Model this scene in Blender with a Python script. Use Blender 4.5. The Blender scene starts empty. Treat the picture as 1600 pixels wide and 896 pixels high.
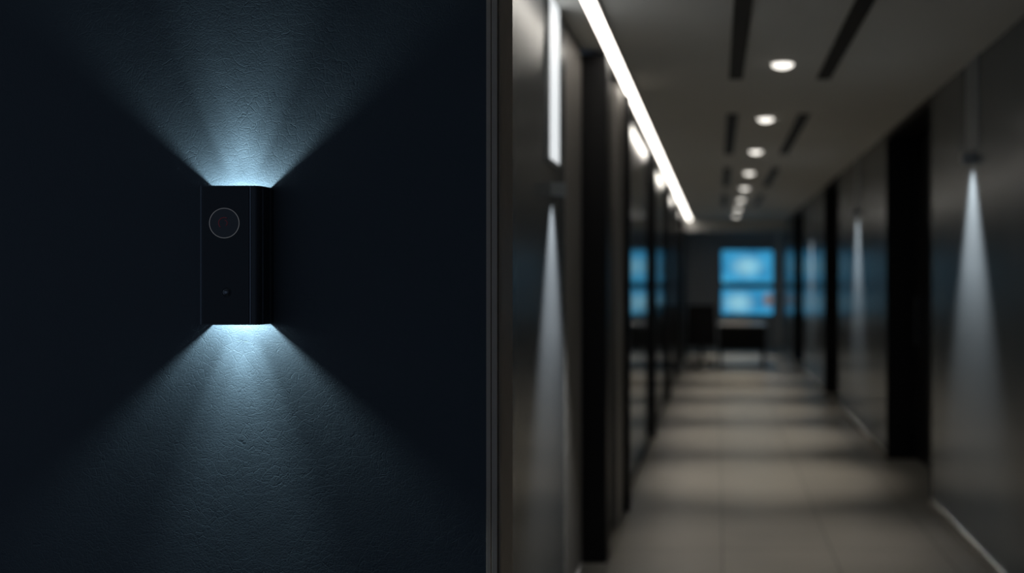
import bpy, bmesh, math
from mathutils import Vector, Matrix
S = bpy.context.scene
COL = S.collection
S.view_settings.view_transform = 'Standard'
S.view_settings.look = 'None'

# ------------------------------------------------------------------ helpers
def new_mat(name, col, rough=0.5, metal=0.0, spec=0.5, coat=0.0, coat_rough=0.05, emit=None, estr=0.0):
    m = bpy.data.materials.new(name); m.use_nodes = True
    b = m.node_tree.nodes['Principled BSDF']
    b.inputs['Base Color'].default_value = (*col, 1)
    b.inputs['Roughness'].default_value = rough
    b.inputs['Metallic'].default_value = metal
    b.inputs['Specular IOR Level'].default_value = spec
    b.inputs['Coat Weight'].default_value = coat
    b.inputs['Coat Roughness'].default_value = coat_rough
    if emit:
        b.inputs['Emission Color'].default_value = (*emit, 1)
        b.inputs['Emission Strength'].default_value = estr
    return m

def N(m, t, **kw):
    n = m.node_tree.nodes.new(t)
    for k, v in kw.items(): setattr(n, k, v)
    return n
def L(m, a, b): m.node_tree.links.new(a, b)

def noise_vary(m, c1, c2, scale=3.0, bump=0.0, bscale=80):
    b = m.node_tree.nodes['Principled BSDF']
    tc = N(m, 'ShaderNodeTexCoord')
    nz = N(m, 'ShaderNodeTexNoise'); nz.inputs['Scale'].default_value = scale; nz.inputs['Detail'].default_value = 5
    cr = N(m, 'ShaderNodeValToRGB')
    cr.color_ramp.elements[0].position = .3; cr.color_ramp.elements[1].position = .7
    cr.color_ramp.elements[0].color = (*c1, 1); cr.color_ramp.elements[1].color = (*c2, 1)
    L(m, tc.outputs['Object'], nz.inputs['Vector']); L(m, nz.outputs['Fac'], cr.inputs['Fac'])
    L(m, cr.outputs['Color'], b.inputs['Base Color'])
    return m

def link(o, parent=None):
    COL.objects.link(o)
    if parent: o.parent = parent
    return o
def empty(name, loc=(0, 0, 0)):
    e = bpy.data.objects.new(name, None); e.empty_display_size = .1; e.location = loc
    COL.objects.link(e); bpy.context.view_layer.update(); return e

def finish(name, bm, mat, parent=None, smooth=False, bevel=0, seg=2, angle=True):
    me = bpy.data.meshes.new(name); bmesh.ops.recalc_face_normals(bm, faces=bm.faces)
    bm.to_mesh(me); bm.free()
    o = bpy.data.objects.new(name, me)
    if isinstance(mat, (list, tuple)):
        for x in mat: me.materials.append(x)
    else: me.materials.append(mat)
    if smooth:
        for p in me.polygons: p.use_smooth = True
    link(o)
    if parent:
        o.parent = parent; o.matrix_parent_inverse = Matrix.Translation(-parent.location)
    if bevel:
        b = o.modifiers.new('bevel', 'BEVEL'); b.width = bevel; b.segments = seg; b.limit_method = 'ANGLE'
    return o

def add_box(bm, x0, x1, y0, y1, z0, z1):
    v = [bm.verts.new((x, y, z)) for x in (x0, x1) for y in (y0, y1) for z in (z0, z1)]
    for f in ((0,1,3,2),(4,6,7,5),(0,4,5,1),(2,3,7,6),(0,2,6,4),(1,5,7,3)):
        bm.faces.new([v[i] for i in f])
def boxes(name, lst, mat, parent=None, bevel=0, seg=2):
    bm = bmesh.new()
    for b in lst: add_box(bm, *b)
    return finish(name, bm, mat, parent, bevel=bevel, seg=seg)
def cyl(name, c, r, h, mat, parent=None, axis='Z', segs=32, r2=None, bevel=0):
    bm = bmesh.new()
    bmesh.ops.create_cone(bm, cap_ends=True, segments=segs, radius1=r, radius2=r if r2 is None else r2, depth=h)
    if axis == 'Y': bmesh.ops.rotate(bm, verts=bm.verts, matrix=Matrix.Rotation(math.pi/2, 3, 'X'))
    if axis == 'X': bmesh.ops.rotate(bm, verts=bm.verts, matrix=Matrix.Rotation(math.pi/2, 3, 'Y'))
    bmesh.ops.translate(bm, verts=bm.verts, vec=c)
    o = finish(name, bm, mat, parent, bevel=bevel)
    return o
def dome(name, c, rad, sc, mat, parent):
    bm = bmesh.new(); bmesh.ops.create_uvsphere(bm, u_segments=32, v_segments=16, radius=rad)
    bmesh.ops.scale(bm, verts=bm.verts, vec=sc); bmesh.ops.translate(bm, verts=bm.verts, vec=c)
    return finish(name, bm, mat, parent, smooth=True)
def ring(name, c, R, r, mat, parent=None, axis='Z', seg=64, ms=10, flat=1.0, arc=None):
    bm = bmesh.new(); rows = []
    a0, a1 = (0, 2*math.pi) if arc is None else arc
    cnt = seg if arc is None else seg+1
    for i in range(cnt):
        a = a0+(a1-a0)*i/seg; row = []
        for j in range(ms):
            b = 2*math.pi*j/ms
            rr = R + r*math.cos(b); h = r*flat*math.sin(b)
            p = (rr*math.cos(a), rr*math.sin(a), h) if axis == 'Z' else (rr*math.cos(a), h, rr*math.sin(a))
            row.append(bm.verts.new(Vector(p)+Vector(c)))
        rows.append(row)
    for i in range(seg):
        i2 = (i+1) % cnt
        for j in range(ms):
            bm.faces.new((rows[i][j], rows[i2][j], rows[i2][(j+1)%ms], rows[i][(j+1)%ms]))
    return finish(name, bm, mat, parent, smooth=True)

def spot(name, loc, target, energy, angle, blend, color, radius, parent=None, falloff=None):
    l = bpy.data.lights.new(name, 'SPOT'); l.energy = energy; l.spot_size = math.radians(angle)
    l.spot_blend = blend; l.color = color; l.shadow_soft_size = radius
    if falloff:
        l.use_nodes = True; nt = l.node_tree
        em = nt.nodes['Emission']; lf = nt.nodes.new('ShaderNodeLightFalloff'); lf.inputs['Strength'].default_value = 1.0
        nt.links.new(lf.outputs[falloff], em.inputs['Strength'])
    o = bpy.data.objects.new(name, l); COL.objects.link(o)
    o.location = loc
    o.rotation_euler = (Vector(target)-Vector(loc)).to_track_quat('-Z', 'Y').to_euler()
    if parent:
        o.parent = parent; o.matrix_parent_inverse = Matrix.Translation(-parent.location)
    return o

# ------------------------------------------------------------------ constants
CZ = 1.493; H = 2.70
XR = 1.41; XL = -0.62; YW = 1.79

# ------------------------------------------------------------------ materials
m_wall = new_mat('embossed_navy_wallcovering', (.05, .06, .07), rough=.5, spec=.35)
b = m_wall.node_tree.nodes['Principled BSDF']
tc = N(m_wall, 'ShaderNodeTexCoord')
dist = N(m_wall, 'ShaderNodeTexNoise'); dist.inputs['Scale'].default_value = 30; dist.inputs['Detail'].default_value = 3
mx = N(m_wall, 'ShaderNodeMix', data_type='VECTOR'); mx.inputs['Factor'].default_value = .012
vor = N(m_wall, 'ShaderNodeTexVoronoi', feature='DISTANCE_TO_EDGE'); vor.inputs['Scale'].default_value = 60
mr = N(m_wall, 'ShaderNodeMapRange'); mr.inputs['From Min'].default_value = 0; mr.inputs['From Max'].default_value = .04
vor2 = N(m_wall, 'ShaderNodeTexVoronoi', feature='DISTANCE_TO_EDGE'); vor2.inputs['Scale'].default_value = 130
mr2 = N(m_wall, 'ShaderNodeMapRange'); mr2.inputs['From Max'].default_value = .08
fine = N(m_wall, 'ShaderNodeTexNoise'); fine.inputs['Scale'].default_value = 300; fine.inputs['Detail'].default_value = 4
patch = N(m_wall, 'ShaderNodeTexNoise'); patch.inputs['Scale'].default_value = 10
L(m_wall, tc.outputs['Object'], dist.inputs['Vector'])
L(m_wall, tc.outputs['Object'], mx.inputs[4]); L(m_wall, dist.outputs['Color'], mx.inputs[5])
L(m_wall, mx.outputs[1], vor.inputs['Vector']); L(m_wall, mx.outputs[1], vor2.inputs['Vector'])
L(m_wall, tc.outputs['Object'], fine.inputs['Vector']); L(m_wall, tc.outputs['Object'], patch.inputs['Vector'])
L(m_wall, vor.outputs['Distance'], mr.inputs['Value']); L(m_wall, vor2.outputs['Distance'], mr2.inputs['Value'])
pr = N(m_wall, 'ShaderNodeMapRange'); pr.inputs['From Min'].default_value = .36; pr.inputs['From Max'].default_value = .58; pr.inputs['To Min'].default_value = .2
L(m_wall, patch.outputs['Fac'], pr.inputs['Value'])
a1 = N(m_wall, 'ShaderNodeMath', operation='MULTIPLY'); L(m_wall, mr.outputs[0], a1.inputs[0]); L(m_wall, pr.outputs[0], a1.inputs[1])
a2 = N(m_wall, 'ShaderNodeMath', operation='MULTIPLY_ADD'); L(m_wall, mr2.outputs[0], a2.inputs[0]); a2.inputs[1].default_value = .35; L(m_wall, a1.outputs[0], a2.inputs[2])
a3 = N(m_wall, 'ShaderNodeMath', operation='MULTIPLY_ADD'); L(m_wall, fine.outputs['Fac'], a3.inputs[0]); a3.inputs[1].default_value = 1.2; L(m_wall, a2.outputs[0], a3.inputs[2])
bp = N(m_wall, 'ShaderNodeBump'); bp.inputs['Strength'].default_value = .36; bp.inputs['Distance'].default_value = .0009
L(m_wall, a3.outputs[0], bp.inputs['Height']); L(m_wall, bp.outputs['Normal'], b.inputs['Normal'])

m_ceil = noise_vary(new_mat('ceiling_paint', (.4, .39, .35), rough=.8), (.74, .735, .70), (.78, .775, .74), 1.5)
m_panel = noise_vary(new_mat('lacquered_wall_panel', (.09, .1, .11), rough=.24, spec=.5), (.12, .135, .145), (.14, .155, .165), 1.2)
m_glass = noise_vary(new_mat('dark_glass_partition', (.05, .055, .06), rough=.1, spec=.6), (.06, .065, .07), (.07, .076, .082), 1.2)
m_glass2 = noise_vary(new_mat('smoked_glass_panel', (.05, .055, .06), rough=.25, spec=.6), (.12, .128, .135), (.13, .14, .15), 1.2)
m_pier = noise_vary(new_mat('grey_brown_pier_panel', (.2, .2, .2), rough=.5, spec=.3), (.30, .285, .26), (.34, .32, .30), 1.2)
m_black = new_mat('black_metal_frame', (.008, .008, .009), rough=.45, spec=.3)
m_door = new_mat('black_door_veneer', (.012, .012, .013), rough=.35, spec=.3)
m_bronze = noise_vary(new_mat('bronze_trim', (.12, .105, .09), rough=.45), (.54, .41, .30), (.60, .46, .35), 20)
m_base = new_mat('baseboard_metal', (.45, .42, .37), rough=.4)
m_white = new_mat('white_trim', (.7, .7, .68), rough=.4)
m_vent = new_mat('diffuser_black', (.012, .012, .012), rough=.6)
m_steel = new_mat('satin_steel', (.3, .3, .3), rough=.3, metal=1)
m_backw = noise_vary(new_mat('office_wall_paint', (.16, .17, .19), rough=.7), (.38, .395, .42), (.41, .425, .45), 1)

# floor tiles
m_floor = new_mat('stone_floor_tile', (.35, .33, .28), rough=.38, spec=.38)
b = m_floor.node_tree.nodes['Principled BSDF']
tc = N(m_floor, 'ShaderNodeTexCoord'); mp = N(m_floor, 'ShaderNodeMapping')
mp.inputs['Location'].default_value = (-.03, .1, 0)
br = N(m_floor, 'ShaderNodeTexBrick', offset=0.0, squash=1.0)
br.inputs['Scale'].default_value = 1.0; br.inputs['Brick Width'].default_value = .6; br.inputs['Row Height'].default_value = .9
br.inputs['Mortar Size'].default_value = .004
br.inputs['Color1'].default_value = (.40, .385, .35, 1); br.inputs['Color2'].default_value = (.37, .355, .325, 1); br.inputs['Mortar'].default_value = (.16, .15, .13, 1)
nz = N(m_floor, 'ShaderNodeTexNoise'); nz.inputs['Scale'].default_value = 2.2; nz.inputs['Detail'].default_value = 6
mm = N(m_floor, 'ShaderNodeMix', data_type='RGBA', blend_type='MULTIPLY'); mm.inputs['Factor'].default_value = .3
L(m_floor, tc.outputs['Object'], mp.inputs['Vector']); L(m_floor, mp.outputs['Vector'], br.inputs['Vector']); L(m_floor, tc.outputs['Object'], nz.inputs['Vector'])
L(m_floor, br.outputs['Color'], mm.inputs[6]); L(m_floor, nz.outputs['Fac'], mm.inputs[7]); L(m_floor, mm.outputs[2], b.inputs['Base Color'])

def emis(name, col, s):
    return new_mat(name, (.8, .8, .8), emit=col, estr=s)
m_led = emis('led_cove_strip', (1, .94, .85), 6.0)
m_down = emis('downlight_lens', (1, .95, .86), 2.0)
m_slot = emis('slot_reflection_glow', (.92, .97, 1.0), .8)  # glow that stands in for a reflection on the left glass

# ------------------------------------------------------------------ shell
boxes('floor', [(-3.2, 1.75, -2.5, 21.2, -.1, 0)], m_floor)
boxes('ceiling', [(-3.2, 1.75, -2.5, 21.2, H, H+.1)], m_ceil)
boxes('wall_front', [(-3.2, -.43, YW, 1.90, 0, H)], m_wall)
boxes('trim_1', [(-.4295, -.421, YW-.002, 1.90, 0, H), (-.419, -.4085, YW-.004, 1.90, 0, H), (-.409, -.404, YW+.008, 1.90, 0, H),
                 (-.406, -.4045, YW+.002, 1.895, 0, H)], m_bronze, bevel=.0012)
boxes('wall_left', [(-.83, -.712, 1.901, 4.5, 0, H)], m_glass2)
boxes('wall_left.001', [(-.74, XL, 5.2, 20.9, 0, H)], m_glass)
boxes('wall_left.002', [(-.83, -.711, 4.503, 5.04, 0, H)], m_pier, bevel=.002)  # added lighter panel, stands in for bright reflections at the glass end
boxes('wall_left.003', [(-.6195, -.597, 5.75, 6.15, 0, 2.672)], m_pier, bevel=.002)
posts = [(-.712, -.578, 5.04, 5.2), (-.6195, -.56, 6.15, 6.27), (-.6195, -.572, 9.0, 9.15), (-.6195, -.575, 11.8, 11.95), (-.6195, -.575, 14.6, 14.75), (-.6195, -.575, 17.4, 17.55)]
for i, p in enumerate(posts):
    boxes('partition_post' if i == 0 else 'partition_post.%03d' % i, [(*p, 0, 2.672)], m_black, bevel=.004)
segs = [(-2.5, 6.31), (7.98, 11.1), (12.6, 15.7), (17.6, 20.9)]
boxes('wall_right', [(XR, 1.70, a, c, 0, H) for a, c in segs] + [(1.70, 1.75, -2.5, 20.9, 0, H)], m_panel)
for i in range(3):
    a = segs[i][1]; c = segs[i+1][0]
    boxes('trim_%d' % (i+2), [(XR-.004, 1.70, a, a+.03, 0, H), (XR-.004, 1.70, c-.03, c, 0, H), (XR-.004, 1.70, a+.03, c-.03, H-.05, H)], m_black, bevel=.002)
    d = empty('door_%d' % (i+1), (1.68, (a+c)/2, 0))
    boxes('leaf', [(1.655, 1.699, a+.035, c-.035, .006, H-.055)], m_door, d, bevel=.003)
    boxes('handle', [(1.62, 1.635, c-.16, c-.14, .95, 1.35), (1.635, 1.655, c-.158, c-.142, .98, 1.0), (1.635, 1.655, c-.158, c-.142, 1.3, 1.32)], m_steel, d, bevel=.003)
for i, (a, c) in enumerate(segs):
    boxes('baseboard_right' if i == 0 else 'baseboard_right.%03d' % i, [(XR-.012, XR, a, c-.0, 0, .05)], m_base, bevel=.002)
boxes('baseboard_left', [(XL, XL+.01, 5.2, 5.75, 0, .05), (XL, XL+.01, 6.27, 9.0, 0, .05), (XL, XL+.01, 9.15, 11.8, 0, .05), (XL, XL+.01, 11.95, 14.6, 0, .05), (XL, XL+.01, 14.75, 17.4, 0, .05)], m_black)
boxes('wall_back', [(-.83, 1.75, 20.9, 21.2, 0, H)], m_backw)
boxes('trim_5', [(XL, XR, 19.5, 19.75, 2.47, H)], m_ceil, bevel=.004)
boxes('trim_6', [(1.28, 1.40, 20.82, 20.9, 0, 2.7)], m_white, bevel=.004)

# ------------------------------------------------------------------ cove light
cv = empty('led_cove_light', (-.55, 11, 2.69))
boxes('led_strip', [(-.578, -.520, 2.0, 19.45, 2.682, 2.692)], m_led, cv)
boxes('channel', [(-.586, -.578, 2.0, 19.45, 2.68, 2.6995), (-.520, -.512, 2.0, 19.45, 2.68, 2.6995), (-.578, -.520, 2.0, 19.45, 2.692, 2.6995)], m_white, cv)

# ------------------------------------------------------------------ downlights
for k in range(9):
    y = 3.54 + 1.84*k; x = .368
    e = empty('recessed_downlight' if k == 0 else 'recessed_downlight.%03d' % k, (x, y, H))
    ring('bezel', (x, y, H-.003), .066, .006, m_white, e, seg=48, flat=.6)
    dome('lens', (x, y, H-.003), .06, (1, 1, .45), m_down, e)
    spot('lamp', (x, y, H-.035), (x, y, 0), (80, 70)[k] if k < 2 else 150, 49, 1.0, (1, .90, .76), .06, e)

# ------------------------------------------------------------------ air diffusers
k = 0
for (y0, y1) in ((3.55, 5.77), (7.02, 9.24), (10.4, 12.5), (13.7, 15.9)):
    for xc in (.115, .64):
        w = .042
        bl = [(xc-w, xc-w+.008, y0, y1, H-.008, H-.0005), (xc+w-.008, xc+w, y0, y1, H-.008, H-.0005),
              (xc-w, xc+w, y0, y0+.01, H-.008, H-.0005), (xc-w, xc+w, y1-.01, y1, H-.008, H-.0005),
              (xc-w+.008, xc+w-.008, y0+.01, y1-.01, H-.002, H-.0005)]
        for j in range(3):
            xx = xc-.024+j*.024
            bl.append((xx-.002, xx+.002, y0+.01, y1-.01, H-.007, H-.002))
        boxes('linear_air_diffuser' if k == 0 else 'linear_air_diffuser.%03d' % k, bl, m_vent); k += 1

# ------------------------------------------------------------------ wall washers
m_hous = new_mat('washer_housing', (.3, .33, .35), rough=.35)
def washer(name, wx, y, z, sgn, en):
    """small wall washer with an added hood against floor spill; sgn=+1: wall lies towards +X of the lamp. z = bottom of hood"""
    e = empty(name, (wx, y, z))
    lx = wx - sgn*.05
    def bx(u0, u1, y0, y1, z0, z1):      # u measured from the lamp towards the wall
        a, c2 = lx+sgn*u0, lx+sgn*u1
        return (min(a, c2), max(a, c2), y0, y1, z0, z1)
    boxes('spill_hood', [bx(-.012, -.010, y-.03, y+.03, z, z+.055), bx(-.010, .05, y-.03, y+.03, z+.052, z+.055),
                   bx(-.010, .0022, y-.03, y+.03, z, z+.003),
                   bx(-.010, .05, y-.03, y-.027, z+.003, z+.052), bx(-.010, .05, y+.027, y+.03, z+.003, z+.052)], m_hous, e)  # plates added to block lamp spill onto the floor
    spot('lamp', (lx, y, z+.046), (lx+sgn*.09, y, z-1), en, 58, 1.0, (.92, .97, 1.0), .0015, e, 'Constant')
    return e
for i, y in enumerate((5.29, 9.6, 14.3)):
    e = washer('wall_washer_light' if i == 0 else 'wall_washer_light.%03d' % i, XR, y, 2.13, 1, 1150)
    boxes('reflection_strip', [(XR-.006, XR, y-.13, y+.13, 2.20, H)], m_hous, e, bevel=.002)  # lighter strip stands in for the faint reflection above the washer
e = empty('slot_reflection_light', (-.705, 4.14, 2.35))  # added emitter in place of a light reflected in the glass
boxes('reflection_glow', [(-.708, -.700, 4.02, 4.27, 2.0, H-.01)], m_slot, e)
boxes('frame', [(-.712, -.699, 4.005, 4.02, 1.99, H), (-.712, -.699, 4.27, 4.285, 1.99, H), (-.712, -.699, 4.02, 4.27, 1.985, 2.0), (-.712, -.708, 4.02, 4.27, 2.0, H)], m_hous, e)
washer('wall_washer_light.003', -.712, 4.14, 1.85, -1, 900)  # added lamp that imitates the reflected beam below the slot

# ------------------------------------------------------------------ security wall sconce
m_dev = new_mat('black_anodised_aluminium', (.03, .034, .04), rough=.35, spec=.5)
m_edge = new_mat('edge_highlight_metal', (.22, .24, .27), rough=.25, metal=.7)  # lighter metal, also used to draw the chamfer highlights
m_face = new_mat('smoked_front_glass', (.012, .014, .017), rough=.2, spec=.4)
m_in = new_mat('reflector_inner', (.6, .6, .6), rough=.5)
DX0, DX1 = -.940, -.829; DY = 1.739; Z0, Z1 = 1.4095, 1.662
dev = empty('security_camera_wall_light', ((DX0+DX1)/2, YW, (Z0+Z1)/2))
def profile(x0, x1, yf, yb, rl, rr):
    pts = [(x0, yb)]
    for i in range(5):
        a = math.pi + (math.pi/2)*i/4
        pts.append((x0+rl+rl*math.cos(a), yf+rl+rl*math.sin(a)))
    for i in range(9):
        a = 1.5*math.pi + (math.pi/2)*i/8
        pts.append((x1-rr+rr*math.cos(a), yf+rr+rr*math.sin(a)))
    pts.append((x1, yb))
    return pts
bm = bmesh.new()
po = profile(DX0, DX1, DY, YW, .006, .012); pi_ = profile(DX0+.003, DX1-.003, DY+.005, YW, .004, .009)
vo = [[bm.verts.new((x, y, z)) for x, y in po] for z in (Z0, Z1)]
vi = [[bm.verts.new((x, y, z)) for x, y in pi_] for z in (Z0, Z1)]
n = len(po)
for i in range(n-1):
    bm.faces.new((vo[0][i], vo[0][i+1], vo[1][i+1], vo[1][i]))
    bm.faces.new((vi[0][i], vi[1][i], vi[1][i+1], vi[0][i+1]))
    for t in (0, 1): bm.faces.new((vo[t][i], vi[t][i], vi[t][i+1], vo[t][i+1]))
for j in (0, n-1): bm.faces.new((vo[0][j], vo[1][j], vi[1][j], vi[0][j]))
finish('housing', bm, m_dev, dev)
xc = (DX0+DX1)/2
boxes('core', [(DX0+.004, DX1-.004, DY+.006, YW-.0005, Z0+.09, Z1-.09)], m_dev, dev)
boxes('back_plate', [(DX0+.004, DX1-.004, YW-.003, YW-.0005, Z0+.004, Z1-.004)], m_in, dev)
boxes('front_panel', [(DX0+.009, DX1-.018, DY-.0012, DY+.0005, Z0+.003, Z1-.003)], m_face, dev, bevel=.0006)
boxes('side_rib', [(DX1-.0005, DX1+.0015, DY+.014, DY+.018, Z0, Z1), (DX1-.0005, DX1+.003, YW-.012, YW, Z0+.002, Z1-.002)], m_dev, dev, bevel=.0005)
boxes('edge_highlight', [(DX1-.0165, DX1-.0150, DY-.0010, DY+.0008, Z0+.001, Z1-.001), (DX0+.0055, DX0+.0065, DY-.0008, DY+.0008, Z0+.001, Z1-.001),
                     (DX1-.0005, DX1+.0008, DY+.0125, DY+.0135, Z0+.001, Z1-.001)], m_edge, dev)  # thin bright strips painted in as highlights along the housing edges
m_ring = new_mat('ring_chrome_glow', (.3, .31, .33), rough=.35, emit=(.5, .5, .52), estr=.14)  # faint emission put into the ring to lift it; not a lamp
m_red = new_mat('ir_lens_red', (.08, .004, .006), rough=.1, coat=1, emit=(.6, .03, .05), estr=.05)  # slight red glow put into the lens colour; not a lamp
m_lens = new_mat('lens_black', (.012, .009, .010), rough=.12, coat=.6)
yf = DY-.0012
cx, cz = -.8915, 1.594
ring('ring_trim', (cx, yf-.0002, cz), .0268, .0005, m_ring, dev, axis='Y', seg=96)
cyl('sensor_window', (cx, yf-.0001, cz), .0262, .0006, m_lens, dev, axis='Y', segs=64)
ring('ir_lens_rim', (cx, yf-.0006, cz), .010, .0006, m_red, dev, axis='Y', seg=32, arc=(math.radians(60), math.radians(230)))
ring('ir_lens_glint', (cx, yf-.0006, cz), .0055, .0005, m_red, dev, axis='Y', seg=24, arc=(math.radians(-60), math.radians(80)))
cx2, cz2 = -.888, 1.4687
ring('camera_bezel', (cx2, yf-.0002, cz2), .0080, .0008, m_dev, dev, axis='Y', seg=48)
dome('camera_lens', (cx2, yf, cz2), .0068, (1, .5, 1), new_mat('camera_lens_glass', (.05, .052, .057), rough=.25, coat=1), dev)
cyl('camera_iris', (cx2+.001, yf-.0034, cz2), .0022, .0006, m_edge, dev, axis='Y')
LC = (.62, .89, 1.0)
yl = YW-.028
for s, zo in ((1, Z1), (-1, Z0)):
    nm = 'up' if s > 0 else 'down'
    k = .95 if s > 0 else 1.3
    spot('lamp_wide_'+nm, (xc, yl, zo-s*.054), (xc, yl, zo+s), 7.5*k, 165, .6, LC, .010, dev)
    for j, dx in enumerate((-.015, .015)):
        spot('lamp_beam_%s_%d' % (nm, j+1), (xc+dx, yl, zo-s*.038), (xc+dx*2, yl+.02, zo+s), 5.0*k, 46, .65, LC, .007, dev)

# ------------------------------------------------------------------ screens
def screen_mat(name, seed, orange):
    m = bpy.data.materials.new(name); m.use_nodes = True; nt = m.node_tree
    b = nt.nodes['Principled BSDF']; b.inputs['Base Color'].default_value = (.01, .01, .01, 1); b.inputs['Roughness'].default_value = .3
    tc = N(m, 'ShaderNodeTexCoord'); mp = N(m, 'ShaderNodeMapping'); mp.inputs['Location'].default_value = (seed, 0, seed)
    nz = N(m, 'ShaderNodeTexNoise'); nz.inputs['Scale'].default_value = 2.6; nz.inputs['Detail'].default_value = 3
    cr = N(m, 'ShaderNodeValToRGB'); e = cr.color_ramp.elements
    e[0].position = .3; e[0].color = (.02, .2, .42, 1); e[1].position = .65; e[1].color = (.05, .38, .68, 1)
    x = cr.color_ramp.elements.new(.8); x.color = (.2, .62, .85, 1)
    gr = N(m, 'ShaderNodeTexGradient', gradient_type='SPHERICAL')
    mp2 = N(m, 'ShaderNodeMapping'); mp2.inputs['Scale'].default_value = (2.4, 0, 3.6)
    if orange: mp2.inputs['Location'].default_value = (.45, 0, .1)
    ad = N(m, 'ShaderNodeMix', data_type='RGBA', blend_type='ADD'); ad.inputs[0].default_value = 1
    cl = N(m, 'ShaderNodeMix', data_type='RGBA'); cl.inputs[6].default_value = (0, 0, 0, 1); cl.inputs[7].default_value = (.32, .42, .28, 1)
    L(m, tc.outputs['Object'], mp.inputs['Vector']); L(m, mp.outputs[0], nz.inputs['Vector']); L(m, nz.outputs['Fac'], cr.inputs['Fac'])
    L(m, tc.outputs['Object'], mp2.inputs['Vector']); L(m, mp2.outputs[0], gr.inputs[0]); L(m, gr.outputs['Fac'], cl.inputs[0])
    L(m, cr.outputs[0], ad.inputs[6]); L(m, cl.outputs[2], ad.inputs[7])
    out = ad.outputs[2]
    if orange:
        mp3 = N(m, 'ShaderNodeMapping'); mp3.inputs['Location'].default_value = (-3.4, 0, -.2); mp3.inputs['Scale'].default_value = (7.5, 0, 5.5)
        g3 = N(m, 'ShaderNodeTexGradient', gradient_type='SPHERICAL')
        m3 = N(m, 'ShaderNodeMapRange'); m3.inputs['From Max'].default_value = .5
        mo = N(m, 'ShaderNodeMix', data_type='RGBA'); mo.inputs[7].default_value = (.20, .15, .13, 1)
        L(m, tc.outputs['Object'], mp3.inputs['Vector']); L(m, mp3.outputs[0], g3.inputs[0]); L(m, g3.outputs['Fac'], m3.inputs['Value'])
        L(m, m3.outputs[0], mo.inputs[0]); L(m, out, mo.inputs[6]); out = mo.outputs[2]
    L(m, out, b.inputs['Emission Color']); b.inputs['Emission Strength'].default_value = .9
    return m
for i, (z0, z1) in enumerate(((1.385, 2.135), (.70, 1.30))):
    cxx, czz = .66, (z0+z1)/2
    e = empty('wall_display' if i == 0 else 'wall_display.001', (cxx, 20.86, czz))
    boxes('bezel', [(.08, 1.24, 20.84, 20.9, z0, z1)], m_black, e, bevel=.005)
    bm = bmesh.new(); add_box(bm, -.555, .555, -.003, .003, -(z1-z0)/2+.025, (z1-z0)/2-.025)
    me = bpy.data.meshes.new('screen'); bmesh.ops.recalc_face_normals(bm, faces=bm.faces); bm.to_mesh(me); bm.free()
    me.materials.append(screen_mat('display_image_%d' % i, 3.1*i+1.3, i))
    o = bpy.data.objects.new('screen', me); COL.objects.link(o); o.parent = e; o.location = (0, -.024, 0)

# ------------------------------------------------------------------ desk, chair
m_desktop = new_mat('desk_laminate', (.22, .23, .23), rough=.3)
m_fab = noise_vary(new_mat('chair_fabric', (.015, .015, .018), rough=.9), (.008, .008, .010), (.013, .013, .016), 40)
d = empty('office_desk', (.44, 16.3, 0))
boxes('top', [(.02, .84, 16.0, 16.7, .70, .73)], m_desktop, d, bevel=.004)
boxes('legs', [(.03, .08, 16.02, 16.07, 0, .70), (.75, .82, 16.02, 16.07, 0, .70), (.03, .08, 16.63, 16.68, 0, .70), (.77, .82, 16.63, 16.68, 0, .70),
               (.08, .77, 16.03, 16.06, .62, .70), (.03, .07, 16.07, 16.63, .64, .70), (.78, .82, 16.07, 16.63, .64, .70), (.08, .77, 16.6, 16.62, .25, .70),
               (.03, .82, 16.02, 16.06, .02, .07)], m_black, d)
CX = -.26
c = empty('office_chair', (CX, 16.25, 0))
bm = bmesh.new()
rows = []
for i in range(9):
    t = i/8; z = .36 + .70*t
    row = []
    for j in range(9):
        u = (j/8-.5)*2
        row.append((CX+u*(.25-.03*t*t), 16.02 - .04*(1-u*u) - .05*t, z))
    rows.append(row)
vf = [[bm.verts.new(p) for p in r] for r in rows]
vb = [[bm.verts.new((p[0], p[1]+.05, p[2])) for p in r] for r in rows]
for i in range(8):
    for j in range(8):
        bm.faces.new((vf[i][j], vf[i][j+1], vf[i+1][j+1], vf[i+1][j])); bm.faces.new((vb[i][j], vb[i+1][j], vb[i+1][j+1], vb[i][j+1]))
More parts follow.
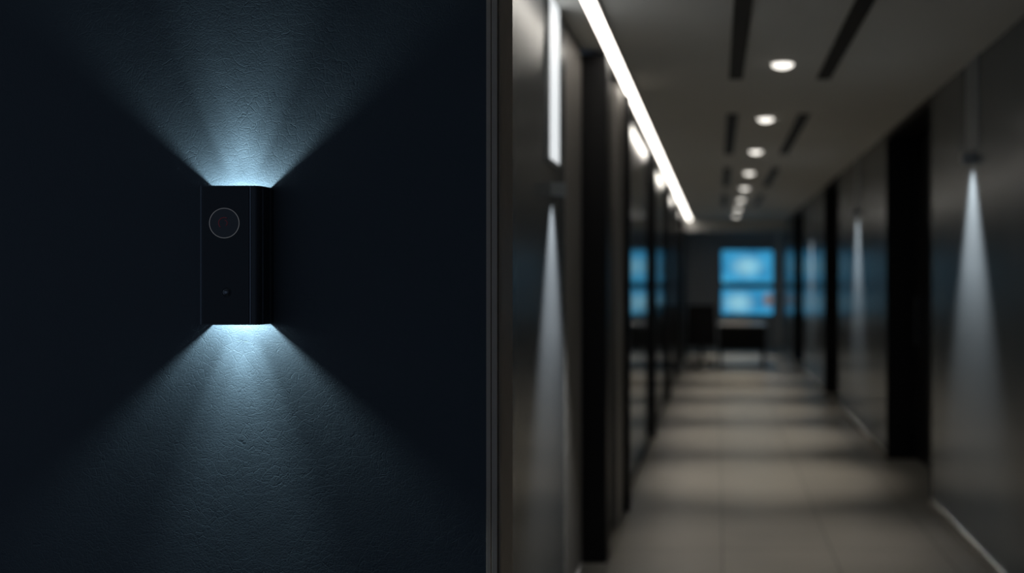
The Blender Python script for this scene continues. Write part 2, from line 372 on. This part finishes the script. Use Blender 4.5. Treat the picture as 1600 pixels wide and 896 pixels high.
for i in range(8):
    for j in (0, 8): bm.faces.new((vf[i][j], vf[i+1][j], vb[i+1][j], vb[i][j]))
    for k2 in (0, 8): bm.faces.new((vf[k2][i], vf[k2][i+1], vb[k2][i+1], vb[k2][i]))
finish('backrest', bm, m_fab, c, bevel=.01)
boxes('seat', [(CX-.23, CX+.22, 16.06, 16.5, .38, .50)], m_fab, c, bevel=.03, seg=4)
boxes('arms', [(CX-.26, CX-.22, 16.08, 16.36, .66, .69), (CX+.22, CX+.255, 16.08, 16.36, .66, .69), (CX-.25, CX-.23, 16.2, 16.24, .44, .66), (CX+.225, CX+.245, 16.2, 16.24, .44, .66), (CX-.03, CX+.03, 16.0, 16.05, .38, .6)], m_black, c, bevel=.005)
cyl('column', (CX, 16.28, .25), .03, .34, m_black, c)
bm = bmesh.new()
for i in range(5):
    a = 2*math.pi*i/5+.63
    t = bmesh.new(); add_box(t, 0, .25, -.025, .025, .05, .10)
    bmesh.ops.rotate(t, verts=t.verts, matrix=Matrix.Rotation(a, 3, 'Z')); bmesh.ops.translate(t, verts=t.verts, vec=(CX, 16.28, 0))
    me = bpy.data.meshes.new('t'); t.to_mesh(me); t.free(); bm.from_mesh(me)
    bmesh.ops.create_uvsphere(bm, u_segments=12, v_segments=8, radius=.03, matrix=Matrix.Translation((CX+.24*math.cos(a), 16.28+.24*math.sin(a), .03)))
finish('star_base', bm, m_black, c)
boxes('paper_stack', [(.10, .55, 16.08, 16.4, .7302, .745)], new_mat('paper', (.5, .51, .51), rough=.6), bevel=.002)

# ------------------------------------------------------------------ world
w = bpy.data.worlds.new('night_ambient'); S.world = w; w.use_nodes = True
bg = w.node_tree.nodes['Background']; bg.inputs[0].default_value = (.50, .68, 1.0, 1); bg.inputs[1].default_value = .15

# ------------------------------------------------------------------ camera
cam = bpy.data.cameras.new('camera'); cam.sensor_width = 36; cam.lens = 33.75
cam.shift_x = -.2; cam.shift_y = -12/1600
cam.dof.use_dof = True; cam.dof.focus_distance = 1.755; cam.dof.aperture_fstop = 1.5
cam.clip_start = .05
co = bpy.data.objects.new('camera', cam); COL.objects.link(co)
co.location = (0, 0, CZ); co.rotation_euler = (math.pi/2, 0, 0)
S.camera = co
